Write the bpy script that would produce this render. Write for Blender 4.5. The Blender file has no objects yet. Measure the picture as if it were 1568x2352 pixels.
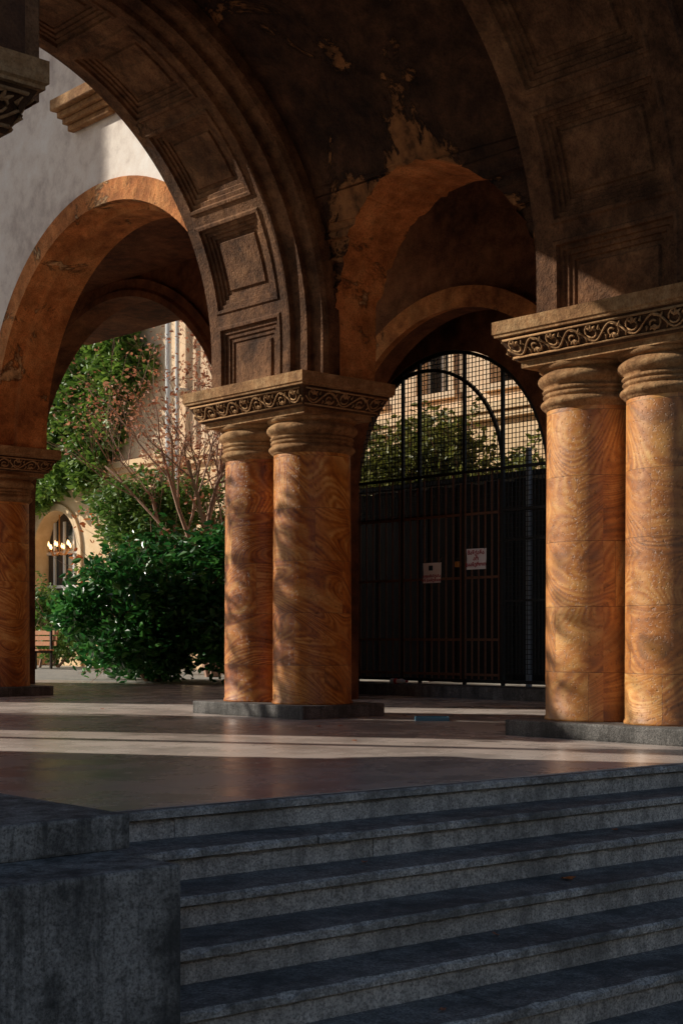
import bpy, bmesh, math, random
import numpy as np
from mathutils import Vector, Matrix
random.seed(7); rng=np.random.default_rng(7)
S=bpy.context.scene; COL=S.collection
pi=math.pi
# ------------------------------------------------------------------ node helpers
class NB:
    def __init__(s,name):
        s.m=bpy.data.materials.new(name); s.m.use_nodes=True
        s.t=s.m.node_tree; s.n=s.t.nodes; s.l=s.t.links
        s.b=s.n['Principled BSDF']
    def node(s,typ,**k):
        n=s.n.new(typ)
        for a,v in k.items(): setattr(n,a,v)
        return n
    def link(s,a,b): s.l.new(a,b)
    def setin(s,sock,v):
        if hasattr(v,'is_linked') or isinstance(v,bpy.types.NodeSocket): s.l.new(v,sock)
        else: sock.default_value=v
    def math(s,op,a,b=0.0,c=None):
        n=s.node('ShaderNodeMath',operation=op); s.setin(n.inputs[0],a); s.setin(n.inputs[1],b)
        if c is not None: s.setin(n.inputs[2],c)
        return n.outputs[0]
    def vmath(s,op,a,b):
        n=s.node('ShaderNodeVectorMath',operation=op); s.setin(n.inputs[0],a)
        if op=='SCALE': s.setin(n.inputs['Scale'],b)
        else: s.setin(n.inputs[1],b)
        return n.outputs[0]
    def coord(s): return s.node('ShaderNodeTexCoord').outputs['Object']
    def noise(s,scale,detail=4,rough=.55,dist=0,vec=None):
        n=s.node('ShaderNodeTexNoise'); n.inputs['Scale'].default_value=scale
        n.inputs['Detail'].default_value=detail; n.inputs['Roughness'].default_value=rough
        n.inputs['Distortion'].default_value=dist
        s.l.new(vec if vec is not None else s.coord(),n.inputs['Vector']); return n.outputs['Fac']
    def ramp(s,fac,stops):
        n=s.node('ShaderNodeValToRGB'); s.setin(n.inputs[0],fac); e=n.color_ramp.elements
        while len(e)<len(stops): e.new(.5)
        for i,(p,c) in enumerate(stops):
            e[i].position=p; e[i].color=(c,c,c,1) if isinstance(c,(int,float)) else (*c,1)
        return n.outputs[0]
    def mix(s,f,a,b,mode='MIX'):
        n=s.node('ShaderNodeMix',data_type='RGBA',blend_type=mode); s.setin(n.inputs[0],f)
        s.setin(n.inputs[6],a if not isinstance(a,tuple) else (*a,1)); s.setin(n.inputs[7],b if not isinstance(b,tuple) else (*b,1)); return n.outputs[2]
    def bump(s,h,strength=.4,dist=.02,prev=None):
        n=s.node('ShaderNodeBump'); n.inputs['Strength'].default_value=strength; n.inputs['Distance'].default_value=dist
        s.setin(n.inputs['Height'],h)
        if prev is not None: s.l.new(prev,n.inputs['Normal'])
        return n.outputs[0]
    def done(s,col,rough=.8,normal=None,metal=0,spec=.4):
        s.setin(s.b.inputs['Base Color'],col if not isinstance(col,tuple) else (*col,1))
        s.setin(s.b.inputs['Roughness'],rough); s.b.inputs['Metallic'].default_value=metal
        s.b.inputs['Specular IOR Level'].default_value=spec
        if normal is not None: s.l.new(normal,s.b.inputs['Normal'])
        return s.m
def plaster(name,dark,mid,light,peel=None,peel_lo=.58,scale=1.0,bumps=.5,grain=60,gr=.55,rim=False,spec=.25,mott=0):
    b=NB(name); n1=b.noise(.9*scale,5,.6); n2=b.noise(7*scale,5,.65); n3=b.noise(grain,2,.7)
    f=b.math('ADD',b.math('MULTIPLY',n1,.6),b.math('MULTIPLY',n2,.4))
    c=b.ramp(f,[(.36,dark),(.5,mid),(.64,light)])
    c=b.mix(gr,c,b.ramp(n3,[(.3,.35),(.55,1.0)]),'MULTIPLY')
    nr=b.bump(n3,bumps,.012); nr=b.bump(n2,bumps*.8,.03,nr)
    if mott:
        n4=b.noise(2.6*scale,9,.72,.3); c=b.mix(mott,c,b.ramp(n4,[(.40,.3),(.50,.85),(.60,1.35)]),'MULTIPLY'); nr=b.bump(n4,.5,.05,nr)
    if peel:
        p=b.noise(1.0*scale,10,.72,.6)
        if rim:
            sp=b.node('ShaderNodeSeparateXYZ'); b.link(b.coord(),sp.inputs[0])
            dy=b.math('SUBTRACT',sp.outputs[1],8.6); dz=b.math('SUBTRACT',sp.outputs[2],3.55)
            dz=b.math('MAXIMUM',dz,0.0)
            d=b.math('SUBTRACT',b.math('SQRT',b.math('ADD',b.math('MULTIPLY',dy,dy),b.math('MULTIPLY',dz,dz))),1.22)
            near=b.math('MULTIPLY',b.math('MAXIMUM',b.math('SUBTRACT',.7,b.math('ABSOLUTE',d)),0.0),b.math('GREATER_THAN',sp.outputs[0],6.0))
            p=b.math('ADD',p,b.math('MULTIPLY',near,.22))
        m=b.ramp(p,[(peel_lo-.006,0.0),(peel_lo+.015,1.0)])
        pc=b.ramp(n2,[(.38,tuple(x*.3 for x in peel)),(.5,tuple(x*.7 for x in peel)),(.62,peel)])
        c=b.mix(b.math('MULTIPLY',m,.85),c,pc)
        e=b.ramp(p,[(peel_lo-.03,1.0),(peel_lo-.003,.35),(peel_lo+.006,1.0)]); c=b.mix(.8,c,e,'MULTIPLY')
        nr=b.bump(m,.9,.03,nr)
    return b.done(c,.92,nr,0,spec)
def simple(name,col,rough=.6,metal=0,var=.3,scale=8,spec=.4,bumps=.2):
    b=NB(name); n=b.noise(scale,4,.6)
    c=b.mix(n,tuple(x*(1-var) for x in col),tuple(min(1,x*(1+var)) for x in col))
    return b.done(c,rough,b.bump(n,bumps,.01),metal,spec)
def column_mat():
    b=NB('banded_sandstone'); co=b.coord(); sp=b.node('ShaderNodeSeparateXYZ'); b.link(co,sp.inputs[0])
    info=b.node('ShaderNodeObjectInfo'); oi=info.outputs['Random']
    ang=b.math('DIVIDE',b.math('ARCTAN2',sp.outputs[1],sp.outputs[0]),2*pi)
    zc=b.math('DIVIDE',sp.outputs[2],.487); course=b.math('FLOOR',zc)
    a3=b.math('ADD',b.math('MULTIPLY',ang,3.0),b.math('ADD',b.math('MULTIPLY',course,.371),b.math('MULTIPLY',oi,7.0)))
    ai=b.math('FLOOR',a3)
    cb=b.node('ShaderNodeCombineXYZ'); b.link(course,cb.inputs[0]); b.link(ai,cb.inputs[1]); b.link(b.math('MULTIPLY',oi,91.0),cb.inputs[2])
    wn=b.node('ShaderNodeTexWhiteNoise',noise_dimensions='3D'); b.link(cb.outputs[0],wn.inputs[0])
    off=b.vmath('SCALE',wn.outputs['Color'],40.0)
    rot=b.node('ShaderNodeVectorRotate',rotation_type='EULER_XYZ'); b.link(co,rot.inputs['Vector'])
    rv=b.vmath('MULTIPLY',wn.outputs['Color'],(1.0,1.0,3.0)); b.link(rv,rot.inputs['Rotation'])
    vec=b.vmath('ADD',b.vmath('MULTIPLY',rot.outputs[0],(.6,.6,1.9)),off)
    nz=b.noise(.95,1.8,.3,.25,vec)
    fine=b.noise(18,5,.65,0,vec)
    mask=b.ramp(b.noise(2.3,3,.55,.3,vec),[(.34,0.2),(.6,1.4)])
    band=b.math('MULTIPLY',b.math('SINE',b.math('ADD',b.math('MULTIPLY',nz,360.0),b.math('MULTIPLY',fine,3.5))),mask)
    band2=b.math('SINE',b.math('ADD',b.math('MULTIPLY',nz,137.0),b.math('MULTIPLY',fine,2.5)))
    vein=b.math('POWER',b.math('ABSOLUTE',b.math('SINE',b.math('ADD',b.math('MULTIPLY',nz,62.0),fine))),22.0)
    band3=b.noise(2.0,6,.62,.5,vec)
    bb=b.math('ADD',b.math('MULTIPLY',band,.075),b.math('ADD',b.math('MULTIPLY',band2,.05),b.math('ADD',b.math('MULTIPLY',band3,.9),b.math('MULTIPLY',fine,.35))))
    c=b.ramp(bb,[(.42,(.21,.052,.008)),(.56,(.43,.13,.018)),(.68,(.60,.23,.042)),(.86,(.80,.44,.14))])
    c=b.mix(b.math('MULTIPLY',vein,.18),c,(.84,.54,.22))
    tone=b.ramp(wn.outputs['Value'],[(0,(.76,.62,.52)),(.5,(.96,.86,.76)),(1,(1.0,1.0,.98))])
    c=b.mix(1.0,c,tone,'MULTIPLY')
    pit=b.noise(45,3,.7); pm=b.ramp(pit,[(.3,.4),(.43,1.0)])
    c=b.mix(.75,c,pm,'MULTIPLY')
    st=b.noise(2.2,6,.7); c=b.mix(b.ramp(st,[(.53,0.0),(.72,.55)]),c,(.17,.05,.012))
    c=b.mix(info.outputs['Alpha'],b.mix(.4,c,(.82,.50,.22)),c)
    s1=b.math('LESS_THAN',b.math('FRACT',zc),.012); s2=b.math('LESS_THAN',b.math('FRACT',a3),.005)
    sm=b.math('MAXIMUM',s1,s2); c=b.mix(b.math('MULTIPLY',sm,.5),c,(.09,.035,.012))
    nr=b.bump(pm,.5,.01); nr=b.bump(b.math('SUBTRACT',1.0,sm),.4,.006,nr); nr=b.bump(b.noise(5,5,.6),.25,.02,nr)
    return b.done(c,b.ramp(fine,[(.3,.30),(.7,.52)]),nr,0,.5)
def floor_mat():
    b=NB('worn_stone_paving'); co=b.coord(); n1=b.noise(.35,6,.6); n2=b.noise(1.6,8,.62); n3=b.noise(60,2,.6)
    c=b.ramp(n1,[(.35,(.46,.375,.33)),(.5,(.55,.465,.415)),(.66,(.63,.55,.50))])
    c=b.mix(.4,c,b.ramp(n2,[(.36,.4),(.56,1.0)]),'MULTIPLY')
    sp=b.node('ShaderNodeSeparateXYZ'); b.link(co,sp.inputs[0])
    fx=b.math('FRACT',b.math('DIVIDE',sp.outputs[0],2.1)); fy=b.math('FRACT',b.math('DIVIDE',sp.outputs[1],1.45))
    j=b.math('MAXIMUM',b.math('LESS_THAN',fx,.004),b.math('LESS_THAN',fy,.005))
    c=b.mix(b.math('MULTIPLY',j,.4),c,(.05,.04,.035))
    r=b.ramp(n2,[(.35,.2),(.65,.34)])
    nr=b.bump(n2,.08,.01); nr=b.bump(n3,.05,.003,nr)
    return b.done(c,r,nr,0,.5)
def granite(name,base,dark,stain=.5,spk=1.5,drip=.6):
    b=NB(name); n3=b.noise(95,2,.7); n2=b.noise(2.2,7,.72); n1=b.noise(22,4,.7)
    c=b.ramp(n3,[(.36,tuple(x*.5 for x in base)),(.5,base),(.64,tuple(min(1,x*spk) for x in base))])
    c=b.mix(b.ramp(n2,[(.46,0.0),(.60,stain)]),c,dark); c=b.mix(.6,c,b.ramp(n1,[(.34,.45),(.56,1.0)]),'MULTIPLY')
    mp=b.node('ShaderNodeMapping'); mp.inputs['Scale'].default_value=(5,5,.5); b.link(b.coord(),mp.inputs[0])
    dr=b.noise(1.6,6,.7,0,mp.outputs[0]); c=b.mix(b.ramp(dr,[(.48,0.0),(.62,drip)]),c,dark)
    nr=b.bump(n3,.35,.006); nr=b.bump(n1,.5,.014,nr)
    return b.done(c,.78,nr,0,.3)
def leafmat(name,c1,c2,c3,rough=.45,trans=.0):
    b=NB(name); g=b.node('ShaderNodeNewGeometry'); r=g.outputs['Random Per Island']
    c=b.ramp(r,[(0,c1),(.55,c2),(1,c3)]); n=b.noise(.9,2); c=b.mix(.5,c,b.ramp(n,[(.35,.5),(.65,1.0)]),'MULTIPLY')
    m=b.done(c,rough,None,0,.5)
    if trans:
        tr=b.node('ShaderNodeBsdfTranslucent'); b.link(c,tr.inputs[0]); mx=b.node('ShaderNodeMixShader'); mx.inputs[0].default_value=trans
        b.link(b.b.outputs[0],mx.inputs[1]); b.link(tr.outputs[0],mx.inputs[2]); b.link(mx.outputs[0],b.n['Material Output'].inputs[0])
    return m
M_col=column_mat(); M_floor=floor_mat()
M_cap=plaster('weathered_sandstone_trim',(.19,.085,.032),(.38,.20,.085),(.58,.36,.175),scale=2,bumps=.35,mott=.3)
M_recess=plaster('shade_painted_recess',(.05,.024,.012),(.10,.05,.024),(.16,.08,.04),scale=3,bumps=.3)  # shade painted into the cove colour so the carved frieze reads deeper
M_frieze=plaster('carved_sandstone',(.26,.13,.055),(.44,.245,.11),(.56,.34,.165),scale=3,bumps=.3)
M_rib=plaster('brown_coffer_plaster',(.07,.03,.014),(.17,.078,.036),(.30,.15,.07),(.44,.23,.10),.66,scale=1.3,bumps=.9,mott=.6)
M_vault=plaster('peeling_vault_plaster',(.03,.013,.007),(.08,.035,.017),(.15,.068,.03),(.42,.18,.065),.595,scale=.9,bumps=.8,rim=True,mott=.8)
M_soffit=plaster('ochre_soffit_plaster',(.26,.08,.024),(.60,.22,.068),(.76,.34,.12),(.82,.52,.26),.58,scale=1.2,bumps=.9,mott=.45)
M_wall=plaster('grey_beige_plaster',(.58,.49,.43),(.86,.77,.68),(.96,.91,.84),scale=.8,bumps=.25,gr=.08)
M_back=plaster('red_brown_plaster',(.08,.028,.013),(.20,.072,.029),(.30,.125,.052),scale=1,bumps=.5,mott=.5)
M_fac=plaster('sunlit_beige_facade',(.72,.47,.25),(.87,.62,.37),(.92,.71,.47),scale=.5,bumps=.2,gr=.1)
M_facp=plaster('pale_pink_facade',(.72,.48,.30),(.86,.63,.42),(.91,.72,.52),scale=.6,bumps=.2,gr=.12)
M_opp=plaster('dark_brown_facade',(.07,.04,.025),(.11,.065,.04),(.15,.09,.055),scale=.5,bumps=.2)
M_plinth=granite('dark_basalt',(.17,.16,.15),(.035,.033,.03),.6)
M_riser=granite('grey_granite',(.60,.58,.53),(.14,.14,.13),.5,1.3,.5)
M_tread=granite('dark_worn_granite',(.24,.237,.22),(.075,.076,.074),.75)
M_nose=granite('worn_pale_nosing',(.50,.49,.45),(.11,.11,.10),.75)
M_cheek=granite('stained_concrete',(.34,.335,.31),(.055,.056,.053),.9,1.2,.85)
M_ground=granite('garden_paving',(.38,.36,.32),(.18,.17,.16),.5)
M_iron=simple('black_painted_iron',(.022,.019,.017),.5,.3,.4,20)
M_rust=simple('rusty_iron',(.17,.075,.04),.7,.1,.5,30)
M_dark=simple('dark_shed_paint',(.014,.016,.016),.8,0,.4,3)
M_glass=simple('dark_window_glass',(.02,.025,.03),.08,0,.2,2,.6,0)
M_pipe=simple('pale_zinc_pipe',(.7,.7,.68),.4,.1,.1,4)
M_post=simple('grey_blue_post_paint',(.34,.38,.40),.6,0,.3,5)
M_trimw=simple('white_window_paint',(.7,.68,.64),.5,0,.1,6)
M_wood=simple('bench_timber',(.40,.16,.06),.6,0,.4,9)
M_bark=simple('tree_bark',(.36,.22,.16),.85,0,.4,12,.2,.6)
M_paper=simple('weathered_paper',(.95,.86,.82),.8,0,.05,6,.2,.05)
M_ink=simple('red_ink',(.45,.02,.04),.7,0,.1,6)
M_inkd=simple('dark_ink',(.03,.04,.05),.7,0,.1,6)
M_blue=simple('faded_blue_plastic',(.10,.26,.36),.45,0,.2,6)
M_pet=simple('clear_scuffed_plastic',(.6,.63,.65),.15,0,.2,20)
M_red=simple('red_bottle_label',(.5,.04,.04),.5,0,.2,6)
M_brass=simple('brass_padlock_body',(.6,.25,.06),.4,.4,.3,10)
M_bush=leafmat('laurel_leaves',(.02,.10,.025),(.04,.19,.04),(.12,.36,.07),.28,.3)
M_ivy=leafmat('ivy_leaves',(.09,.18,.028),(.16,.29,.045),(.28,.41,.07),.5,.3)
M_green=leafmat('shrub_leaves',(.07,.17,.03),(.14,.27,.045),(.24,.36,.08),.5,.35)
M_olive=leafmat('hedge_leaves',(.12,.135,.022),(.21,.22,.04),(.34,.33,.07),.5,.35)
M_deadl=leafmat('dry_red_leaves',(.36,.13,.065),(.54,.22,.12),(.64,.33,.20),.6,.35)
M_redl=leafmat('dry_orange_leaves',(.40,.10,.03),(.56,.17,.05),(.62,.26,.09),.6,.35)
M_leafo=leafmat('fallen_orange_leaf',(.5,.13,.02),(.55,.15,.03),(.6,.2,.04),.6)
# ------------------------------------------------------------------ geometry helpers
def mesh(name,v,f,mats,smooth=False,recalc=True,fm=None):
    me=bpy.data.meshes.new(name); me.from_pydata([tuple(p) for p in v],[],f)
    for m in (mats if isinstance(mats,(list,tuple)) else [mats]): me.materials.append(m)
    if fm is not None:
        for p,i in zip(me.polygons,fm): p.material_index=i
    if recalc:
        bm=bmesh.new(); bm.from_mesh(me); bmesh.ops.remove_doubles(bm,verts=bm.verts,dist=1e-5)
        bmesh.ops.recalc_face_normals(bm,faces=bm.faces); bm.to_mesh(me); bm.free()
    if smooth:
        for p in me.polygons: p.use_smooth=True
    me.update(); return me
def obj(name,me,parent=None,loc=None,world=True):
    o=bpy.data.objects.new(name,me); COL.objects.link(o)
    if loc is not None: o.location=loc
    if parent is not None:
        o.parent=parent
        if world: 
            L=Vector((0,0,0)); p=parent
            while p is not None: L+=p.location; p=p.parent
            o.matrix_parent_inverse=Matrix.Translation(-L)
    return o
def thing(name,label,cat,loc=(0,0,0),me=None,group=None,kind=None):
    o=bpy.data.objects.new(name,me); COL.objects.link(o); o.location=loc
    o['label']=label; o['category']=cat
    if group: o['group']=group
    if kind: o['kind']=kind
    return o
def struct(name,me):
    o=bpy.data.objects.new(name,me); COL.objects.link(o); o['kind']='structure'; o['label']=name.replace('_',' '); return o
class Geo:
    def __init__(s): s.v=[]; s.f=[]; s.m=[]
    def box(s,x0,x1,y0,y1,z0,z1,mi=0):
        b=len(s.v); s.v+=[(x0,y0,z0),(x1,y0,z0),(x1,y1,z0),(x0,y1,z0),(x0,y0,z1),(x1,y0,z1),(x1,y1,z1),(x0,y1,z1)]
        for q in [(0,3,2,1),(4,5,6,7),(0,1,5,4),(1,2,6,5),(2,3,7,6),(3,0,4,7)]: s.f.append(tuple(b+i for i in q)); s.m.append(mi)
    def tube(s,pts,rad,n=6,mi=0,cap=True):
        pts=[Vector(p) for p in pts]; b=len(s.v); N=len(pts)
        if not hasattr(rad,'__len__'): rad=[rad]*N
        for i,p in enumerate(pts):
            d=(pts[min(i+1,N-1)]-pts[max(i-1,0)]).normalized()
            a=Vector((0,0,1)) if abs(d.z)<.9 else Vector((1,0,0)); x=d.cross(a).normalized(); y=d.cross(x)
            for k in range(n):
                t=2*pi*k/n+pi/n; s.v.append(tuple(p+(x*math.cos(t)+y*math.sin(t))*rad[i]))
        for i in range(N-1):
            for k in range(n): s.f.append((b+i*n+k,b+i*n+(k+1)%n,b+(i+1)*n+(k+1)%n,b+(i+1)*n+k)); s.m.append(mi)
        if cap:
            s.f.append(tuple(b+k for k in range(n))); s.m.append(mi); s.f.append(tuple(b+(N-1)*n+k for k in range(n))); s.m.append(mi)
    def lathe(s,prof,n=40,cx=0,cy=0,mi=0):
        b=len(s.v)
        for r,z in prof:
            for k in range(n): s.v.append((cx+r*math.cos(2*pi*k/n),cy+r*math.sin(2*pi*k/n),z))
        for i in range(len(prof)-1):
            for k in range(n): s.f.append((b+i*n+k,b+i*n+(k+1)%n,b+(i+1)*n+(k+1)%n,b+(i+1)*n+k)); s.m.append(mi)
        s.f.append(tuple(b+k for k in range(n))); s.m.append(mi)
        s.f.append(tuple(b+(len(prof)-1)*n+k for k in range(n))); s.m.append(mi)
    def mesh(s,name,mats,smooth=False,recalc=True): return mesh(name,s.v,s.f,mats,smooth,recalc,s.m)
def bevel(me,w,seg=2):
    bm=bmesh.new(); bm.from_mesh(me); bmesh.ops.bevel(bm,geom=list(bm.edges),offset=w,segments=seg,affect='EDGES',profile=.6); bm.to_mesh(me); bm.free(); return me
def bevbox(name,d,mat,w=.01):
    g=Geo(); g.box(*d); return bevel(g.mesh(name,mat),w)
def prism(name,poly,c0,c1,axis,mat):
    P={'u':lambda a,z,c:(c,a,z),'w':lambda a,z,c:(a,c,z),'z':lambda a,z,c:(a,z,c)}[axis]
    n=len(poly); v=[P(a,z,c0) for a,z in poly]+[P(a,z,c1) for a,z in poly]
    f=[tuple(range(n)),tuple(range(2*n-1,n-1,-1))]+[(i,(i+1)%n,n+(i+1)%n,n+i) for i in range(n)]
    me=mesh(name,v,f,mat,recalc=True); return me
def arch_wall(name,axis,c0,c1,a0,a1,z0,z1,ops,mat,n=40):
    poly=[(a0,z0)]
    for (c,zc,r) in ops:
        poly.append((c-r,z0))
        for i in range(n+1):
            t=pi-pi*i/n; poly.append((c+r*math.cos(t),zc+r*math.sin(t)))
        poly.append((c+r,z0))
    poly+=[(a1,z0),(a1,z1),(a0,z1)]
    return prism(name,poly,c0,c1,axis,mat)
def ring(name,axis,center,zc,zb,prof,mat,n=48):
    rows=[]
    for (r,c) in prof:
        pts=[(center+r,zb)]+[(center+r*math.cos(pi*i/n),zc+r*math.sin(pi*i/n)) for i in range(n+1)]+[(center-r,zb)]
        rows.append([(c,a,z) if axis=='u' else (a,c,z) for a,z in pts])
    v=[p for row in rows for p in row]; L=len(rows[0]); K=len(rows); f=[]
    for k in range(K):
        for i in range(L-1):
            f.append((k*L+i,k*L+i+1,((k+1)%K)*L+i+1,((k+1)%K)*L+i))
    f.append(tuple(k*L for k in range(K))); f.append(tuple(k*L+L-1 for k in range(K)))
    return mesh(name,v,f,mat)
def leaves(name,P,size,mat,N=None,up=.3):
    P=np.asarray(P,dtype=float); n=len(P)
    d=rng.normal(size=(n,3)); d[:,2]*=.6; d/=np.linalg.norm(d,axis=1)[:,None]
    u=rng.normal(size=(n,3)); u[:,2]+=up; s=np.cross(d,u); s/=np.linalg.norm(s,axis=1)[:,None]; nn=np.cross(s,d)
    L=(size*(.6+.8*rng.random(n)))[:,None]
    v=np.empty((n,6,3)); v[:,0]=P; v[:,1]=P+d*L*.35+s*L*.26+nn*L*.08; v[:,2]=P+d*L*.75+s*L*.18+nn*L*.05
    v[:,3]=P+d*L-nn*L*.08; v[:,4]=P+d*L*.75-s*L*.18+nn*L*.05; v[:,5]=P+d*L*.35-s*L*.26+nn*L*.08
    V=v.reshape(-1,3); b=np.arange(n)*6
    F=np.concatenate([np.stack([b,b+1,b+2,b+3],1),np.stack([b,b+3,b+4,b+5],1)])
    me=bpy.data.meshes.new(name); me.from_pydata(V.tolist(),[],F.tolist()); me.materials.append(mat); return me
# ------------------------------------------------------------------ ground
GZ=-1.045
struct('ground',mesh('ground',[(-300,-300,GZ),(300,-300,GZ),(300,5.4,GZ),(-300,5.4,GZ)],[(0,1,2,3)],M_ground,recalc=False))
struct('garden_ground',mesh('garden_ground',[(-300,5.3,-.004),(400,5.3,-.004),(400,400,-.004),(-300,400,-.004),(-300,5.3,-1.3),(400,5.3,-1.3)],[(0,1,2,3),(0,4,5,1)],M_ground,recalc=False))
TA=math.radians(4)
edge=lambda x:5.15-(x-3.5)*math.tan(TA)
struct('loggia_floor',prism('loggia_floor',[(2.2,edge(2.2)+.04),(13.4,edge(13.4)+.04),(13.4,22),(2.2,22)],-.06,.004,'z',M_floor))
# ------------------------------------------------------------------ stairs
st=thing('stone_staircase','wide granite staircase with worn dark treads and pale risers','stairs',(3.5,5.15,GZ))
def ragged(g,x0,x1,y0,y1,z0,z1,mi,amp=.006,seg=.06,nose=None):
    """slab whose front upper arris is chipped"""
    n=max(2,int((x1-x0)/seg)); b=len(g.v)
    for i in range(n+1):
        x=x0+(x1-x0)*i/n; c=random.random()**4*amp*3.5; j=random.uniform(-amp,amp)*.4
        g.v+=[(x,y0+j,z0),(x,y0+j,z1-.006-c),(x,y0+.012+c+j,z1),(x,y1,z1),(x,y1,z0)]
    for i in range(n):
        for k in range(5): g.f.append((b+i*5+k,b+i*5+(k+1)%5,b+(i+1)*5+(k+1)%5,b+(i+1)*5+k)); g.m.append(nose if (nose is not None and k<2) else mi)
    g.f.append(tuple(b+k for k in range(5))); g.m.append(mi); g.f.append(tuple(b+n*5+k for k in range(5))); g.m.append(mi)
SH,ST=.13,.31
for k in range(8):
    zt=-SH*k; we=5.15-ST*k; g=Geo(); x=2.5
    while x<12.9:
        L=random.uniform(1.3,2.6); x1=min(x+L,13); dj=random.uniform(-.005,.005); dz=random.uniform(-.002,.002)
        ragged(g,x,x1-.002,we-.02+dj,we+ST+.02,zt-.036,zt+dz,0,nose=2); x=x1
    x=2.5
    while x<12.9:
        L=random.uniform(1.2,2.6); x1=min(x+L,13); dj=random.uniform(-.003,.003)
        ragged(g,x,x1-.0015,we+.012+dj,we+.2,zt-SH-.001,zt-.044,1,.004); x=x1
    g.box(2.51,12.95,we+.04,we+ST-.01,zt-SH-.0005,zt-.02,0)
    obj('step',g.mesh('step',[M_tread,M_riser,M_nose]),st)
st.rotation_euler=(0,0,-TA)
ck=thing('stair_cheek_wall','two-tier stained concrete block flanking the steps','wall',(0,4.5,GZ))
obj('lower_block',bevbox('lower_block',(-6,2.82,3.86,5.6,-1.1,0.0),M_cheek,.012),ck)
obj('upper_block',bevbox('upper_block',(-6,2.89,4.26,7.2,.0,.125),M_cheek,.012),ck)
# ------------------------------------------------------------------ pier
def frieze_mesh(length,h):
    g=Geo(); n=max(3,round(length/.185)); u=length/n
    def T(pts,r): g.tube([(a,0,z) for a,z in pts],[q*1.35 for q in r] if hasattr(r,'__len__') else r*1.35,5)
    for i in range(n):
        x0=-length/2+i*u; s=1 if i%2 else -1
        T([(x0+u*t/10, s*.38*h*math.sin(pi*t/10)*1) for t in range(11)],.0065)
        cx=x0+u/2; cz=-s*.06*h
        T([(cx+(.38*u*(1-t/18))*math.cos(s*t*.55+pi/2), cz+(.40*h*(1-t/18))*math.sin(s*t*.55+pi/2)) for t in range(14)],.006)
        for a in (-.9,0,.9):
            T([(cx,cz-s*.1*h),(cx+.1*u*math.sin(a)*1.6,cz-s*h*(.1+.16*math.cos(a))),(cx+.16*u*math.sin(a)*1.8,cz-s*h*(.1+.3*math.cos(a)))],[.006,.009,.003])
        for a in (-1,1):
            T([(x0,0),(x0+.03*a,.2*h*a),(x0+.015*a,.38*h*a)],[.005,.009,.003])
    T([(-length/2,.49*h),(length/2,.49*h)],.007); T([(-length/2,-.49*h),(length/2,-.49*h)],.007)
    return g
AU,AW=1.17,1.80; INS=.16; ZT=3.15
def rectloop(hu,hw,z): return [(-hu,-hw,z),(hu,-hw,z),(hu,hw,z),(-hu,hw,z)]
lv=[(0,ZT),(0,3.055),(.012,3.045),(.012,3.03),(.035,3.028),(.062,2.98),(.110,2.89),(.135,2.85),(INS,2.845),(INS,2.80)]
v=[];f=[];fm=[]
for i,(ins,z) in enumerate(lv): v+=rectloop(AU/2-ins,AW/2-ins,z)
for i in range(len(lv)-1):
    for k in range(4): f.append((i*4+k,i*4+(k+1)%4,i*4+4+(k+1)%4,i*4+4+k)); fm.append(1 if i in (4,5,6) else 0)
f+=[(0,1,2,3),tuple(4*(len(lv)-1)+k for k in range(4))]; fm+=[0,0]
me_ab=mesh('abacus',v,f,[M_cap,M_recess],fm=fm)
fv=[];ff=[]
slope=Vector((0,.075,.135)).normalized()
for (ln,rot,offd) in ((AW-.16,pi/2,AU/2),(AU-.16,pi,AW/2),(AW-.16,-pi/2,AU/2),(AU-.16,0,AW/2)):
    gg=frieze_mesh(ln,.15); b=len(fv)
    ca,sa=math.cos(rot),math.sin(rot)
    nrm=Vector((0,slope.z,-slope.y))
    for (a,y,z) in gg.v:
        shrink=1-(.05*(0.075-z)/.15)/ (ln/2)*1.0
        p=Vector((a*shrink,0,0))+slope*z+nrm*(-y*1.0+.004)+Vector((0,offd-.074,2.94))
        fv.append((p.x*ca-p.y*sa,p.x*sa+p.y*ca,p.z))
    ff+=[tuple(b+i for i in q) for q in gg.f]
me_fr=mesh('carved_frieze',fv,ff,M_frieze,smooth=True)
me_pl=bevbox('plinth',(-(AU/2-.07),AU/2-.07,-(AW/2-.07),AW/2-.07,.0,.125),M_plinth,.015)
R=.372
g=Geo(); g.lathe([(R+.012,.12),(R+.012,.14),(R+.002,.16)]+[(R+.004-.012*i/8,.16+i*.29) for i in range(1,9)]+[(R-.008,2.52)],64); me_sh=g.mesh('column',M_col,True)
def torus(z,h,r0,bul): return [(r0+bul*math.sin(pi*i/8),z+h*i/8) for i in range(9)]
g=Geo(); g.lathe([(R-.02,2.46),(R+.005,2.475)]+torus(2.48,.075,R+.006,.034)+torus(2.558,.04,R+.006,.016)+torus(2.60,.035,R+.01,.016)+torus(2.638,.12,R+.005,.055)+[(R+.02,2.762),(R+.05,2.78),(R+.055,2.81)],64); me_cr=g.mesh('capital_ring',M_cap,True)
def pier(u,w,label,a=1.0,plinth=True):
    p=thing('column_pier',label,'column',(u,w,0),group='paired sandstone columns of the arcade')
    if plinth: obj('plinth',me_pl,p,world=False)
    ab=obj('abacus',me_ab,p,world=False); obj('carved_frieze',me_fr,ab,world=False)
    for s in (-.37,.37):
        c=obj('column',me_sh,p,(0,s,0),world=False); c.rotation_euler=(0,0,random.uniform(0,6)); c.color=(1,1,1,a)
        obj('capital_ring',me_cr,c,world=False)
    return p
pier(9.005,10.61,'twin orange banded sandstone columns on a dark plinth')
pier(8.825,6.40,'twin pale ochre sandstone columns beside the steps',.6)
pier(9.235,16.94,'twin sandstone columns at the courtyard arcade')
pier(2.56,6.13,'twin sandstone columns above the stair block',1.0,False)
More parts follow.
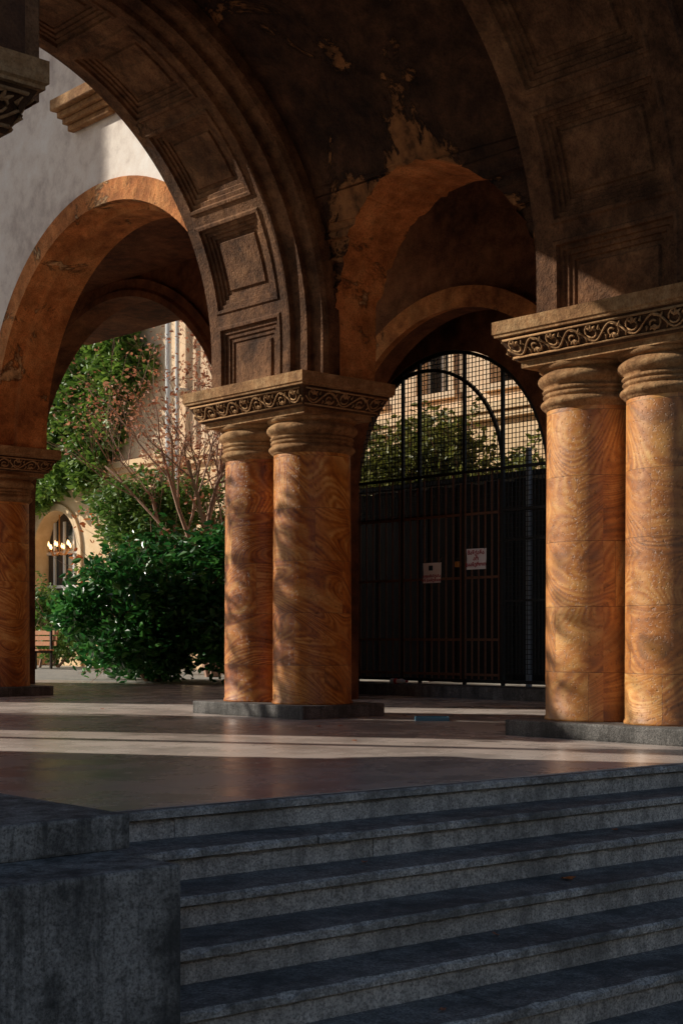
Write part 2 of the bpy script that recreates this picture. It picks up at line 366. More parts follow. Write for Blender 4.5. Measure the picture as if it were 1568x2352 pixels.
pier(2.77,10.61,'twin sandstone columns across the vaulted bay')
# ------------------------------------------------------------------ loggia building
lb=thing('loggia_building','old arcaded building with coffered arches and peeling plaster','building',(6,8,0))
UC,ZC,RI=6.0,3.5,2.65
def half(name,w0,w1,r,zb,zc,axis,c,mat=None,n=64):
    poly=[(c-r,zb)]+[(c+r*math.cos(pi-pi*i/n),zc+r*math.sin(pi-pi*i/n)) for i in range(n+1)]+[(c+r,zb)]
    return prism(name,poly,w0,w1,axis,mat or M_vault)
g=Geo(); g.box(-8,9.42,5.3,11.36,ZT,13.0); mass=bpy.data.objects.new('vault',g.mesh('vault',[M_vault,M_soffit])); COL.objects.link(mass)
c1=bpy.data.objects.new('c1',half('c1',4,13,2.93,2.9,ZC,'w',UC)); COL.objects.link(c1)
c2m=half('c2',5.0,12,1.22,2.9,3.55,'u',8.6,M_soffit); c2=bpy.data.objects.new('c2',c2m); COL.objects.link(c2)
for c in (c1,c2):
    md=mass.modifiers.new('b','BOOLEAN'); md.object=c; md.operation='DIFFERENCE'; md.solver='EXACT'
    try: md.material_mode='TRANSFER'
    except Exception: pass
dg=bpy.context.evaluated_depsgraph_get(); me=bpy.data.meshes.new_from_object(mass.evaluated_get(dg)); me.name='vault'
for o in (mass,c1,c2): bpy.data.objects.remove(o)
bm=bmesh.new(); bm.from_mesh(me)
ed=[e for e in bm.edges if len(e.link_faces)==2 and {f_.material_index for f_ in e.link_faces}=={0,1} and e.verts[0].co.x>6 and e.calc_face_angle(0)>.4]
rv=set()
for e in ed: rv.update(e.verts)
for vtx in rv:
    if vtx.co.z>3.3: vtx.co.x+=random.uniform(-.03,.03); vtx.co.z+=random.uniform(-.014,.014)
bm.to_mesh(me); bm.free()
obj('vault',me,lb)
g=Geo(); g.box(-8,2.1,7.3,11.36,-1,ZT); g.box(-8,1.9,5.4,7.3,-1,ZT); obj('side_wall',g.mesh('side_wall',M_opp),lb)
def PR(s,w,r):
    if s<.35: return (UC+r,w,max(ZT-.06,ZC-(.35-s)))
    if s>.35+pi*RI: return (UC-r,w,max(ZT-.002,ZC-(s-.35-pi*RI)))
    t=(s-.35)/RI; return (UC+r*math.cos(t),w,ZC+r*math.sin(t))
def rib(name,w0,w1,near,far,mw):
    v=[];f=[]
    pitch=math.radians(21)*RI; s=.35+math.radians(-3-10.5)*RI; end=.35+pi*RI+.3
    n=8
    def loop(sa,sb,wa,wb,off):
        L=[(sa+(sb-sa)*i/n,wa) for i in range(n)]+[(sb,wa+(wb-wa)*i/2) for i in range(2)]+[(sb-(sb-sa)*i/n,wb) for i in range(n)]+[(sa,wb-(wb-wa)*i/2) for i in range(2)]
        return [PR(a,b,RI+off) for a,b in L]
    while s<end:
        e=s+pitch; m=.055
        dep=[(m,mw,0),(m+.014,mw+.014,-.014),(m+.04,mw+.04,-.014),(m+.048,mw+.048,.014),(m+.085,mw+.085,.014),(m+.09,mw+.09,.030),(m+.125,mw+.125,.030),(m+.13,mw+.13,.046),(m+.165,mw+.165,.046),(m+.17,mw+.17,.06),(m+.20,mw+.20,.06),(m+.212,mw+.212,.042)]
        loops=[loop(s,e,w0,w1,0)]+[loop(s+a,e-a,w0+b_,w1-b_,o) for a,b_,o in dep]
        b=len(v); K=len(loops[0])
        for l in loops: v+=l
        for i in range(len(loops)-1):
            for k in range(K): f.append((b+i*K+k,b+i*K+(k+1)%K,b+(i+1)*K+(k+1)%K,b+(i+1)*K+k))
        bb=b+(len(loops)-1)*K
        for i in range(n): 
            lo=bb+i; lo2=bb+i+1
            hi=bb+(n+2+n-i)%K; hi2=bb+(n+2+n-i-1)%K
            f.append((lo,lo2,hi2,hi))
        s=e
    ss=[-.3,0,.35]+[.35+pi*RI*i/72 for i in range(1,73)]+[end+.05]
    for prof in (near,far):
        b=len(v); K=len(prof)
        for q in ss: v+=[PR(q,w,r) for w,r in prof]
        for i in range(len(ss)-1):
            for k in range(K-1): f.append((b+i*K+k,b+i*K+k+1,b+(i+1)*K+k+1,b+(i+1)*K+k))
    me=mesh(name,v,f,M_rib); return obj(name,me,lb)
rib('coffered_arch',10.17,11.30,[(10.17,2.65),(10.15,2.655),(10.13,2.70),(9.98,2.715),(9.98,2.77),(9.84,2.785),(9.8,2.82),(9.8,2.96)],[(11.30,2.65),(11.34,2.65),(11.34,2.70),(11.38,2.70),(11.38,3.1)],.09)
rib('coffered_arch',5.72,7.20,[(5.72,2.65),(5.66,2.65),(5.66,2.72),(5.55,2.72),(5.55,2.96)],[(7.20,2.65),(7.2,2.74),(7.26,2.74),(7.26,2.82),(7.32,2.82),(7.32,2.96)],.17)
obj('arcade_wall',arch_wall('arcade_wall','u',8.98,9.6,11.40,24,ZT,12,[(13.75,3.25,2.45)],M_wall,56),lb)
obj('archivolt',ring('archivolt','u',13.75,3.25,ZT,[(2.38,8.93),(2.62,8.93),(2.64,8.96),(2.64,9.0),(2.44,9.05),(2.44,9.62),(2.32,9.62),(2.32,9.2),(2.38,9.18)],M_soffit),lb)
g=Geo(); g.box(9.0,9.6,17.6,24,0,ZT-.003); obj('side_wall',g.mesh('side_wall',M_wall),lb)
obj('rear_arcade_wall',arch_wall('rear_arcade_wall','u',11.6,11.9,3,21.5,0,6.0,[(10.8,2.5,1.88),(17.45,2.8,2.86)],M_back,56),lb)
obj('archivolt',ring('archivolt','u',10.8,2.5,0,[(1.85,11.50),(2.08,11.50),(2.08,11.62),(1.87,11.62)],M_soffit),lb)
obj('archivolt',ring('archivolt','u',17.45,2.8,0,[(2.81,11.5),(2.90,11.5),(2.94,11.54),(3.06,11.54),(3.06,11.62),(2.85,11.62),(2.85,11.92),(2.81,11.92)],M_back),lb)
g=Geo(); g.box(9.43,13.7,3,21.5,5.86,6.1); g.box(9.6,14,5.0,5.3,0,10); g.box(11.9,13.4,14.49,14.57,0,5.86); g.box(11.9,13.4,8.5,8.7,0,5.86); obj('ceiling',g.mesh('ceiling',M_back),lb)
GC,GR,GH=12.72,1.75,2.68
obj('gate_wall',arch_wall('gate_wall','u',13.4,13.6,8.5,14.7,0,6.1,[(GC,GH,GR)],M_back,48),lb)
g=Geo(); g.box(12.9,13.4,10.6,14.45,.0,.15); obj('gate_sill',bevel(g.mesh('gate_sill',M_plinth),.01),lb)
g=Geo()
for i,(d,z0,z1) in enumerate([(.10,6.60,6.67),(.16,6.67,6.73),(.22,6.73,6.80),(.30,6.80,6.93)]): g.box(8.98-d,8.97,13.55-d*.3,14.35+d*.3,z0,z1-.002)
obj('stone_window_sill',bevel(g.mesh('stone_window_sill',M_cap),.008,1),lb)
# ------------------------------------------------------------------ gate
UG=13.44
gt=thing('iron_gate','tall black iron arched gate with wire mesh and vertical bars','gate',(UG,GC,.15))
def bar(g,w0,z0,w1,z1,r,u=UG): g.tube([(u,w0,z0),(u,w1,z1)],r,4)
g=Geo()
arc=lambda c,zc,r,a0=0,a1=pi,n=32:[(UG,c+r*math.cos(a0+(a1-a0)*i/n),zc+r*math.sin(a0+(a1-a0)*i/n)) for i in range(n+1)]
top=lambda w,k=.03: GH+math.sqrt(max(.01,(GR-k)**2-(w-GC)**2))
g.tube(arc(GC,GH,GR-.03),.03,4); g.tube(arc(13.1,2.84,1.38),.03,4)
for w in (13.46,13.15,12.36,11.72): bar(g,w,.15,w,top(w),.028)
for z in (2.84,2.32): bar(g,11.0,z,14.42,z,.026)
bar(g,11.01,.15,11.01,GH,.03); bar(g,14.42,.15,14.42,GH,.03); bar(g,11.0,.2,14.42,.2,.03); bar(g,11.0,1.2,11.7,1.2,.02); bar(g,11.0,1.95,11.7,1.95,.02)
obj('frame',g.mesh('frame',M_iron),gt)
def leaf(w0,w1):
    g=Geo(); n=round((w1-w0)/.12)
    for i in range(n+1):
        w=w0+(w1-w0)*i/n; bar(g,w,.22,w,2.70+.12*(i%2),.012,UG-.03)
    for z in (.28,.72,1.5,2.3): bar(g,w0,z,w1,z,.022,UG-.03)
    obj('gate_leaf',g.mesh('gate_leaf',M_rust),gt)
leaf(13.5,14.38); leaf(12.4,13.42); leaf(11.76,12.32)
g=Geo(); w=11.05
while w<14.4:
    bar(g,w,2.3 if w>11.75 else .3,w,top(w,.05),.006,UG+.02); w+=.06
z=2.3
while z<4.4:
    hw=GR-.05 if z<GH else math.sqrt(max(.01,(GR-.05)**2-(z-GH)**2)); bar(g,GC-hw,z,GC+hw,z,.006,UG+.02); z+=.06
z=.3
while z<2.3: bar(g,11.03,z,11.7,z,.006,UG+.02); z+=.06
obj('wire_mesh',g.mesh('wire_mesh',M_iron),gt)
def sign(name,label,w0,w1,z0,z1,lines,dark=False):
    uc=UG-.075; s=thing(name,label,'sign',(uc,(w0+w1)/2,z0))
    nv=7; v=[];f=[]
    for i in range(nv):
        for j in range(nv):
            a=i/(nv-1); b=j/(nv-1); v.append((uc+.006*math.sin(a*5+b*3),w1+(w0-w1)*a+.002*math.sin(b*9),z0+(z1-z0)*b))
    for i in range(nv-1):
        for j in range(nv-1): f.append((i*nv+j,(i+1)*nv+j,(i+1)*nv+j+1,i*nv+j+1))
    obj('sheet',mesh('sheet',v,f,M_paper),s)
    for (txt,cz,size,mt) in lines:
        cu=bpy.data.curves.new('lettering','FONT'); cu.body=txt; cu.size=size; cu.align_x='CENTER'; cu.align_y='CENTER'; cu.extrude=.001; cu.offset=.0014
        o=bpy.data.objects.new('tmp',cu); COL.objects.link(o); d=bpy.context.evaluated_depsgraph_get(); me=bpy.data.meshes.new_from_object(o.evaluated_get(d)); bpy.data.objects.remove(o)
        me.materials.clear(); me.materials.append(mt)
        for vv in me.vertices:
            x,y,zz=vv.co; vv.co=(uc-.010-zz,(w0+w1)/2-x,z0+(z1-z0)*cz+y)
        obj('lettering',me,s)
    if dark:
        gg=Geo(); gg.box(uc-.011,uc-.008,(w0+w1)/2-.02,(w0+w1)/2+.05,z0+(z1-z0)*.62,z0+(z1-z0)*.86); obj('printed_mark',gg.mesh('printed_mark',M_inkd),s)
    for ww in (w0+.03,w1-.03):
        gg=Geo(); gg.tube([(uc,ww,z1-.01),(uc+.02,ww,z1+.03),(uc+.05,ww,z1+.07)],.003,4); obj('tie_wire',gg.mesh('tie_wire',M_rust),s)
sign('paper_sign','weathered paper notice with red Georgian lettering on the gate',11.93,12.26,1.60,1.86,[('მანქანა',.80,.07,M_ink),('არ',.52,.07,M_ink),('გააჩეროთ',.24,.064,M_ink)])
sign('paper_sign','crumpled paper notice with a dark mark and red lettering',12.70,13.02,1.45,1.71,[('ავტომანქანა',.34,.047,M_ink),('არ გააჩეროთ',.14,.047,M_ink)],True)
pk=thing('padlock','small brass padlock hanging on the gate','padlock',(UG-.07,12.42,1.65))
obj('lock_body',bevbox('lock_body',(UG-.09,UG-.05,12.39,12.45,1.64,1.71),M_brass,.006),pk)
g=Geo(); g.tube([(UG-.07,12.405,1.705),(UG-.07,12.405,1.74),(UG-.07,12.42,1.757),(UG-.07,12.435,1.74),(UG-.07,12.435,1.705)],.005,6); obj('shackle',g.mesh('shackle',M_iron),pk)
# ------------------------------------------------------------------ beyond the gate
sh=thing('dark_shed','dark painted timber shed behind the gate','shed',(16,14,0))
g=Geo()
for i in range(23): g.box(15.0+.012*(i%2),15.25,10.2+i*.27,10.2+i*.27+.262,.12,2.9+.02*math.sin(i*3))
obj('board_wall',g.mesh('board_wall',M_dark),sh)
obj('roof',prism('roof',[(14.9,2.93),(17.5,3.15),(17.5,3.22),(14.9,3.0)],10.1,16.4,'w',M_dark),sh)
po=thing('pale_post','grey-blue painted steel post behind the gate','post',(14.3,12.05,0))
g=Geo(); g.box(14.27,14.33,12.0,12.06,.01,3.2); g.box(14.22,14.40,11.95,12.12,0.0,.03); obj('shaft',bevel(g.mesh('shaft',M_post),.004,1),po)
# ------------------------------------------------------------------ garden facade (u=20)
gb=thing('garden_building','tall sunlit plaster building with arched ground floor windows','building',(21,28,0))
ops=[(15.2,3.0,1.35),(19.4,3.0,1.35),(23.6,3.0,1.35),(28.0,3.0,1.35),(32.9,3.0,1.1),(37.0,3.0,1.35)]
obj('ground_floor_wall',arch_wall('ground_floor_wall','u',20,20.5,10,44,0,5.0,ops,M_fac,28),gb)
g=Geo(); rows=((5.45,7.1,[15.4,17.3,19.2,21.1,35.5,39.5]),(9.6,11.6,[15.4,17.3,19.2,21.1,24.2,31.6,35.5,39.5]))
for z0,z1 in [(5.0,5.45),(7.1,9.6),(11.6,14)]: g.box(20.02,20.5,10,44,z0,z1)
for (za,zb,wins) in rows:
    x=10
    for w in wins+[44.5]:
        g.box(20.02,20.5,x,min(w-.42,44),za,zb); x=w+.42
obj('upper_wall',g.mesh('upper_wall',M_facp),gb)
for (za,zb,wins) in rows:
    for w in wins:
        g=Geo(); g.box(20.3,20.36,w-.42,w+.42,za,zb,0)
        for a in (-.39,0,.39): g.box(20.25,20.3,w+a-.025,w+a+.025,za,zb,1)
        for zz in (za+.03,za+1.1,zb-.03): g.box(20.245,20.298,w-.42,w+.42,zz-.025,zz+.025,1)
        g.box(19.93,20.02,w-.6,w+.6,za-.14,za-.003,2); g.box(19.95,20.02,w-.56,w-.43,za,zb,2); g.box(19.95,20.02,w+.43,w+.56,za,zb,2); g.box(19.9,20.02,w-.62,w+.62,zb,zb+.16,2)
        obj('window',g.mesh('window',[M_glass,M_trimw,M_facp]),gb)
g=Geo(); g.box(19.82,20,10,44,4.92,5.08); g.box(19.88,20,10,44,4.78,4.918); g.box(19.7,20,10,44,12.3,12.6); obj('cornice',g.mesh('cornice',M_fac),gb)
for c,zc,r in ops:
    obj('arch_trim',ring('arch_trim','u',c,zc,.0,[(r-.02,19.93),(r+.16,19.93),(r+.16,20.01),(r-.02,20.01)],M_fac,24),gb)
    g=Geo(); g.box(20.42,20.46,c-r-.05,c+r+.05,0,4.5,0)
    for a in (-.66,-.22,.22,.66): g.box(20.36,20.41,c+a*r-.04,c+a*r+.04,.9,3.0+r*.75,1)
    for zz in (1.0,2.1,3.0): g.box(20.355,20.412,c-r,c+r,zz-.04,zz+.04,1)
    g.box(20.3,20.4,c-r,c+r,0,.9,2)
    obj('arched_window',g.mesh('arched_window',[M_glass,M_trimw,M_fac]),gb)
for w,r in ((27.55,.075),(27.2,.05)):
    g=Geo(); g.tube([(19.75,w,.1),(19.75,w,13)],r,10)
    for z in (2,4.2,6.5,8.8,11): g.box(19.74,20.02,w-.1,w+.1,z,z+.05)
    obj('drain_pipe',g.mesh('drain_pipe',M_pipe,False),gb)
b=NB('warm_lamp_glow'); b.b.inputs['Emission Color'].default_value=(1,.6,.25,1); b.b.inputs['Emission Strength'].default_value=4; M_glow=b.done((1,.7,.4),.4)
ch=thing('chandelier','lit brass chandelier with small candle bulbs behind a window','lamp',(20.2,33.1,3.0))
g=Geo(); g.tube([(20.2,33.1,4.0),(20.2,33.1,2.95)],.02,6)
for i in range(10):
    a=2*pi*i/10; x,y=.13*math.cos(a),.5*math.sin(a)
    g.tube([(20.2,33.1,3.0),(20.2+x*.6,33.1+y*.6,2.92),(20.2+x,33.1+y,3.1)],.012,5)
obj('arms',g.mesh('arms',M_brass),ch)
gl=Geo(); gl.tube([(0,0,0),(0,0,.05),(0,0,.13)],[.018,.032,.008],6); meb=gl.mesh('candle_bulb',M_glow)
for i in range(10):
    a=2*pi*i/10; o=obj('candle_bulb',meb,ch,(.13*math.cos(a),.5*math.sin(a),.1+.08*(i%2)),world=False)
# ------------------------------------------------------------------ plants
def lobes(L,n,shell=.55):
    P=[]
    wts=np.array([l[3]*l[4]*l[5] for l in L])**.67; wts/=wts.sum()
    for l,k in zip(L,(wts*n).astype(int)):
        d=rng.normal(size=(k,3)); d/=np.linalg.norm(d,axis=1)[:,None]; r=shell+(1-shell)*rng.random(k)**.5; r*=1+.22*rng.normal(size=k)
        P.append(np.array(l[:3])+d*r[:,None]*np.array(l[3:6]))
    P=np.concatenate(P); return P[P[:,2]>.03]
def rl(c,rad,k,lr):
    out=[]
    for i in range(k):
        d=rng.normal(size=3); d/=np.linalg.norm(d); q=np.array(c)+d*np.array(rad)*(.5+.5*rng.random()); q[2]=max(q[2],.35); s=lr*(.5+.9*rng.random()); out.append((*q,s,s,s*.85))
    return out
def branches(g,p,d,L,r,depth,tips,spread=.5,up=.15,kids=3):
    n=4; pts=[p]; rad=[r]; q=Vector(p); dd=Vector(d).normalized()
    for i in range(n):
        dd=(dd+Vector((random.gauss(0,.12),random.gauss(0,.12),random.gauss(0,.08)+up*.2))).normalized(); q=q+dd*L/n; pts.append(q.copy()); rad.append(r*(1-.45*(i+1)/n))
    g.tube(pts,rad,5 if depth>1 else 3,cap=False)
    if depth==0: tips.append(q.copy()); return
    for k in range(kids):
        i=random.choice((2,3,4)); e=Vector((random.gauss(0,1),random.gauss(0,1),random.gauss(0,.6)+up)).normalized()
        branches(g,pts[i],(dd+e*spread*1.6),L*random.uniform(.55,.8),rad[i]*.62,depth-1,tips,spread,up,kids)
    tips.append(q.copy())
def shrub(name,label,c,rad,k,lr,n,size,mat,cat='shrub',extra=(),sprigs=0):
    o=thing(name,label,cat,(c[0],c[1],0)); g=Geo(); tips=[]
    for i in range(5): branches(g,(c[0]+random.gauss(0,.15),c[1]+random.gauss(0,.15),0),(random.gauss(0,.5),random.gauss(0,.5),1),c[2]*.8,.04,2,tips,.6)
    P=[lobes(rl(c,rad,k,lr)+list(extra),n)]
    for i in range(sprigs):   # long shoots breaking the outline, all springing from the heart of the shrub
        a=random.uniform(0,2*pi); e=random.uniform(.15,1.3); d=Vector((math.cos(a)*math.cos(e),math.sin(a)*math.cos(e),math.sin(e)))
        p0=Vector(c)+Vector((d.x*rad[0],d.y*rad[1],d.z*rad[2]))*.8; L=random.uniform(.5,1.0); d2=(d+Vector((0,0,.5))).normalized()
        g.tube([Vector((c[0],c[1],.05)),Vector(c)*.5+p0*.5-Vector((0,0,.2)),p0,p0+d2*L*.5,p0+d2*L+Vector((0,0,-.05))],[.025,.018,.012,.009,.004],4)
        t=rng.random(26)[:,None]; P.append(np.array(p0)+np.array(d2)*L*t+rng.normal(size=(26,3))*.05)
    obj('stems',g.mesh('stems',M_bark,recalc=False),o)
    obj('foliage',leaves('foliage',np.concatenate(P),size,mat),o); return o
shrub('laurel_bush','large dense glossy green laurel bush on the garden paving',(14.2,20.2,1.1),(1.2,1.7,1.0),34,.46,17000,.15,M_bush,'bush',[(14.3,19.2,2.0,.6,.6,.45),(14.2,18.6,1.5,.7,.6,.7),(14.4,18.3,2.3,.4,.5,.35),(14.3,21.9,.7,.5,.6,.6),(14.1,21.5,1.4,.5,.4,.4),(14.2,18.2,.7,.6,.5,.6)],46)
shrub('leafy_shrub','yellow-green leafy shrub behind the laurel bush',(17.2,24.0,3.0),(1.4,2.1,.8),18,.5,8000,.13,M_green,sprigs=14)
shrub('leafy_shrub','small low green shrub behind the bench',(18.9,31.2,1.1),(.6,1.3,.9),12,.45,3400,.13,M_green,sprigs=8)
shrub('hedge_plant','olive green climbing hedge above the dark shed',(17.6,16.8,3.3),(1.0,2.9,.95),28,.5,10000,.13,M_olive,'hedge',sprigs=14)
poly=[(34.9,3.6),(35,7.28),(33.6,8.39),(31.8,9.4),(29.6,10.4),(28.8,9.4),(29.2,8.4),(29.1,7.83),(28.3,7.2),(28.9,6.75),(29.6,6.2),(30.0,5.2),(30.7,4.6),(31.6,4.5),(32.6,4.5),(33.9,4.2)]
def inp(x,y):
    c=False; j=len(poly)-1
    for i in range(len(poly)):
        xi,yi=poly[i]; xj,yj=poly[j]
        if (yi>y)!=(yj>y) and x<(xj-xi)*(y-yi)/(yj-yi)+xi: c=not c
        j=i
    return c
P=[]; cl=[]
while len(cl)<680:
    w,z=random.uniform(28,37.5),random.uniform(2.6,12)
    if inp(w,z) or (34.9<w<37.0 and z>3 and z<10.5) or (w>31 and 9.2<z<10.8): cl.append((w,z,random.uniform(.0,.45),random.uniform(.25,.5)))
for (w,z,d,r) in cl:
    k=85; a=rng.normal(size=(k,3)); a/=np.linalg.norm(a,axis=1)[:,None]; a*=(.5+.5*rng.random(k))[:,None]
    P.append(np.array([19.9-d,w,z])+a*np.array([.25,r,r]))
P=np.concatenate(P); P[:,0]=np.minimum(P[:,0],19.95)
iv=thing('ivy_plant','dense green ivy climbing the building wall','ivy',(19.7,34,0)); obj('foliage',leaves('foliage',P,.19,M_ivy),iv)
g=Geo()
for i in range(7):
    w=34.6+i*.3; g.tube([(19.9,w,0),(19.85,w+.2,2),(19.9,w-.3,4),(19.9,w-.6-i*.2,6.5),(19.9,w-1.5,8.5)],[.06,.05,.04,.03,.015],5)
obj('stems',g.mesh('stems',M_bark),iv)
random.seed(33)
bt=thing('bare_tree','nearly bare small tree with dry reddish leaves','tree',(16.6,21.6,0)); g=Geo(); tips=[]
for (dx,dy,L,r) in ((0,.15,2.9,.12),(-.2,.5,2.9,.09),(.1,.0,2.5,.06),(0,.35,2.7,.07)):
    branches(g,(16.6+dx*.3,21.6+dy*.3,0),(dx*.6,dy*.9,1.6),L,r,4,tips,.42,.2,4)
obj('trunk',g.mesh('trunk',M_bark,recalc=False),bt)
tp=np.array([tuple(t) for t in tips]); sel=np.repeat(tp,3,axis=0); sel=sel+rng.normal(size=sel.shape)*.10; sel=sel[(sel[:,1]<24.6)|(rng.random(len(sel))<.25)]
obj('foliage',leaves('foliage',sel,.08,M_deadl),bt)
bt2=thing('bare_tree','low dry tree with clusters of orange-red leaves','tree',(16.8,24.9,0)); g=Geo(); tips=[]
branches(g,(16.8,24.9,0),(-.1,.3,1.5),2.1,.07,4,tips,.6,.1,3)
obj('trunk',g.mesh('trunk',M_bark,recalc=False),bt2)
tp=np.array([tuple(t) for t in tips]); sel=np.repeat(tp,7,axis=0)+rng.normal(size=(len(tp)*7,3))*.14
obj('foliage',leaves('foliage',sel,.12,M_redl),bt2)
def ctree(x,y,L,r,sp,kids,nl,seed):
    random.seed(seed); ct=thing('tree_sun_blocker','added unseen tree that shades the middle columns from the sun','tree',(x,y,0)); g=Geo(); tips=[]
    branches(g,(x,y,0),(0,0,1),L,r,3,tips,sp,.5,kids)
    obj('trunk',g.mesh('trunk',M_bark,recalc=False),ct)
    tp=np.array([tuple(t) for t in tips]); sel=np.repeat(tp,nl,axis=0)+rng.normal(size=(len(tp)*nl,3))*.28
    obj('foliage',leaves('foliage',sel,.15,M_green),ct)
ctree(4.95,17,2.7,.2,.30,4,12,5)  # added out of view, its crown keeps direct sun off the middle columns
lp=thing('lamp_post_sun_blocker','added unseen lamp post that casts a thin dark line on the floor','lamp post',(.9,17,0))  # added out of view to split the sunlit floor band
g=Geo(); g.lathe([(.22,0),(.22,.1),(.14,.2),(.11,.9),(.09,1.0),(.08,6.2),(.05,6.4)],16,.9,17); obj('pole',g.mesh('pole',M_iron,True),lp)
g=Geo(); g.lathe([(.06,6.4),(.2,6.5),(.26,6.9),(.1,7.1),(.02,7.3)],12,.9,17); obj('lantern',g.mesh('lantern',M_glass),lp)
def block(name,label,x0,x1,y0,y1,z0,z1,mat,faces,ov=.3):
    o=thing(name,label,'building',((x0+x1)/2,(y0+y1)/2,z0)); g=Geo(); g.box(x0,x1,y0,y1,z0,z1); obj('wall',g.mesh('wall',mat),o)
    g=Geo(); g.box(x0-ov,x1+ov,y0-ov,y1+ov,z1,z1+ov); obj('cornice',g.mesh('cornice',mat),o)
    for (ax,c,sg,a0,a1) in faces:
        a=a0+1.2
        while a<a1-.8:
            z=z0+1.3
            while z<z1-2.2:
                g=Geo()
                def B(p0,p1,q0,q1,r0,r1,mi):
                    lo,hi=sorted((c+sg*p0,c+sg*p1))
                    if ax=='x': g.box(lo,hi,q0,q1,r0,r1,mi)
                    else: g.box(q0,q1,lo,hi,r0,r1,mi)
                B(.004,.02,a-.5,a+.5,z,z+2,0); B(.004,.1,a-.6,a+.6,z-.16,z-.01,1); B(.022,.05,a-.03,a+.03,z,z+2,1); B(.022,.05,a-.5,a+.5,z+1.2,z+1.26,1)
                obj('window',g.mesh('window',[M_glass,M_trimw]),o); z+=3.6
            a+=2.6
block('building_sun_blocker','added unseen tall block that keeps sun off part of the arcade wall',1.6,5.0,26,30,0,17,M_opp,[('y',26,-1,1.6,5.0)])  # added out of view as an occluder, bounds the sun patch on the wall
block('kiosk_sun_blocker','added unseen narrow tower that cuts the sun band on the floor',1.8,3.6,17,18.2,0,6.0,M_opp,[('y',17,-1,1.5,3.7)],.08)  # added out of view, height chosen to shade the floor but not the columns
block('building_sky_blocker','added dark brown building behind the camera that blocks low sky',-12,22,-24,-21,GZ,11,M_opp,[('y',-21,1,-12,22)])  # added behind the camera to screen low sky and darken the vault
bn=thing('park_bench','wooden slatted garden bench on iron legs','bench',(17.7,30.4,0))
BW=29.6
g=Geo()
for i in range(4): g.box(17.5+i*.11,17.59+i*.11,BW,BW+1.7,.43,.465)
obj('seat',g.mesh('seat',M_wood),bn); g=Geo()
for i in range(3): g.box(17.97+i*.02,18.0+i*.02,BW,BW+1.7,.55+i*.13,.65+i*.13)
obj('backrest',g.mesh('backrest',M_wood),bn)
for y in (BW+.15,BW+1.5):
    g=Geo(); g.box(17.5,17.55,y,y+.05,0,.43); g.box(17.92,17.97,y,y+.05,0,.95); g.box(17.5,17.95,y,y+.05,.38,.428); obj('leg',g.mesh('leg',M_iron),bn)
# ------------------------------------------------------------------ litter
bo=thing('plastic_bottle','crushed clear plastic bottle with red label on the sill','bottle',(13.05,13.05,.19))
g=Geo(); A=Vector((13.0,13.25,.185)); D=Vector((.15,-.95,.0)).normalized()
g.tube([A+D*t for t in (0,.01,.06,.12,.18,.21,.235,.25)],[.02,.034,.036,.028,.035,.025,.013,.013],12); obj('bottle_body',g.mesh('bottle_body',M_pet),bo)
g=Geo(); g.tube([A+D*t for t in (.07,.11)],[.038,.035],12); obj('bottle_label',g.mesh('bottle_label',M_red),bo)
g=Geo(); g.tube([A+D*.25,A+D*.27],.016,10); obj('bottle_cap',g.mesh('bottle_cap',M_red),bo)
bl=thing('box_lid','flat faded blue plastic lid lying on the floor','lid',(9.3,8.95,.004))
g=Geo(); g.box(-.15,.15,-.1,.1,0,.012); g.box(-.15,.15,-.1,-.088,.012,.035); g.box(-.15,.15,.088,.1,.012,.035); g.box(-.15,-.138,-.088,.088,.012,.035); g.box(.138,.15,-.088,.088,.012,.035)
o=obj('tray',bevel(g.mesh('tray',M_blue),.002,1),bl,world=False); o.rotation_euler=(0,0,-.75)
random.seed(4)
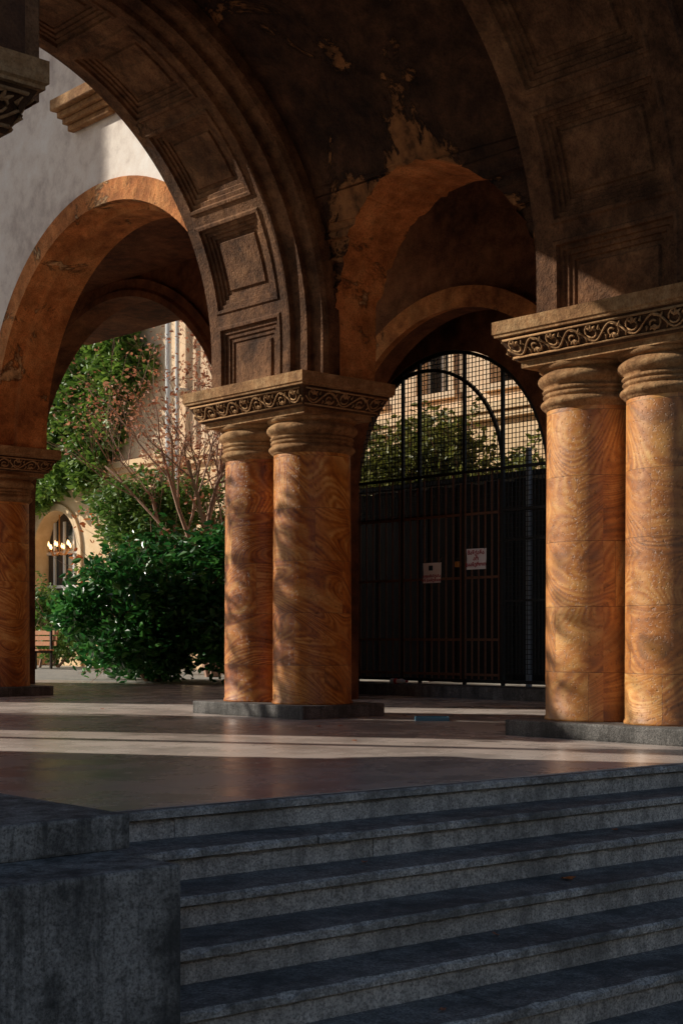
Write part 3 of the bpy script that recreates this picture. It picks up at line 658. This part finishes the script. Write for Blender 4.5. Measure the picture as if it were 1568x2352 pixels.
spots=[(5.33,4.25,-.39,.09,M_leafo),(9.6,9.6,.004,.07,M_deadl),(7.9,8.9,.004,.08,M_deadl),(8.05,8.8,.004,.07,M_deadl),(7.0,7.5,.004,.05,M_deadl),(4.4,4.65,-.26,.05,M_deadl),(4.6,4.05,-.52,.04,M_deadl),(5.6,10.2,.004,.06,M_deadl),(10.4,12.4,.004,.07,M_deadl),(9.9,12.9,.004,.06,M_deadl),(8.2,12.6,.004,.06,M_deadl),(6.1,4.55,-.26,.04,M_deadl),(3.9,3.7,-.65,.04,M_deadl),(11.0,13.8,.004,.07,M_deadl),(8.4,14.9,.004,.08,M_deadl)]
for (x,y,z,s,mt) in spots:
    a=random.uniform(0,6); v=[];n=10
    for i in range(n):
        t=2*pi*i/n; r=s*(.5 if i%2 else .32)*random.uniform(.8,1.2); v.append((r*math.cos(t),r*math.sin(t)*.8,.004+.012*random.random()))
    v.append((0,0,.004)); f=[(i,(i+1)%n,n) for i in range(n)]
    o=thing('fallen_leaf','dry curled fallen leaf lying on the stone','leaf',(x,y,z+.002),mesh('fallen_leaf',v,f,mt,recalc=False),group='dry leaves scattered on the floor'); o.rotation_euler=(0,0,a)
# ------------------------------------------------------------------ light + camera
W=bpy.data.worlds.new('World'); S.world=W; W.use_nodes=True; nt=W.node_tree; bg=nt.nodes['Background']
sky=nt.nodes.new('ShaderNodeTexSky'); sky.sky_type='NISHITA'; sky.sun_disc=False; EL=26.5; AZ=121
sky.sun_elevation=math.radians(EL); sky.sun_rotation=math.radians(90-AZ); nt.links.new(sky.outputs[0],bg.inputs[0]); bg.inputs[1].default_value=.08
sd=bpy.data.lights.new('sun','SUN'); sd.energy=5; sd.angle=math.radians(.5); sd.color=(1,.93,.81); so=bpy.data.objects.new('sun',sd); COL.objects.link(so)
D=Vector((math.cos(math.radians(AZ))*math.cos(math.radians(EL)),math.sin(math.radians(AZ))*math.cos(math.radians(EL)),math.sin(math.radians(EL))))
so.rotation_euler=D.to_track_quat('Z','Y').to_euler()
cd=bpy.data.cameras.new('camera'); cd.sensor_fit='HORIZONTAL'; cd.sensor_width=24; cd.lens=50.5; cd.shift_y=.1837; cd.clip_end=1000; cd.clip_start=.05
co=bpy.data.objects.new('camera',cd); COL.objects.link(co); co.location=(0,0,.75); co.rotation_euler=(pi/2,0,math.radians(47.5-90)); S.camera=co
S.view_settings.view_transform='Standard'; S.view_settings.look='None'; S.view_settings.exposure=0
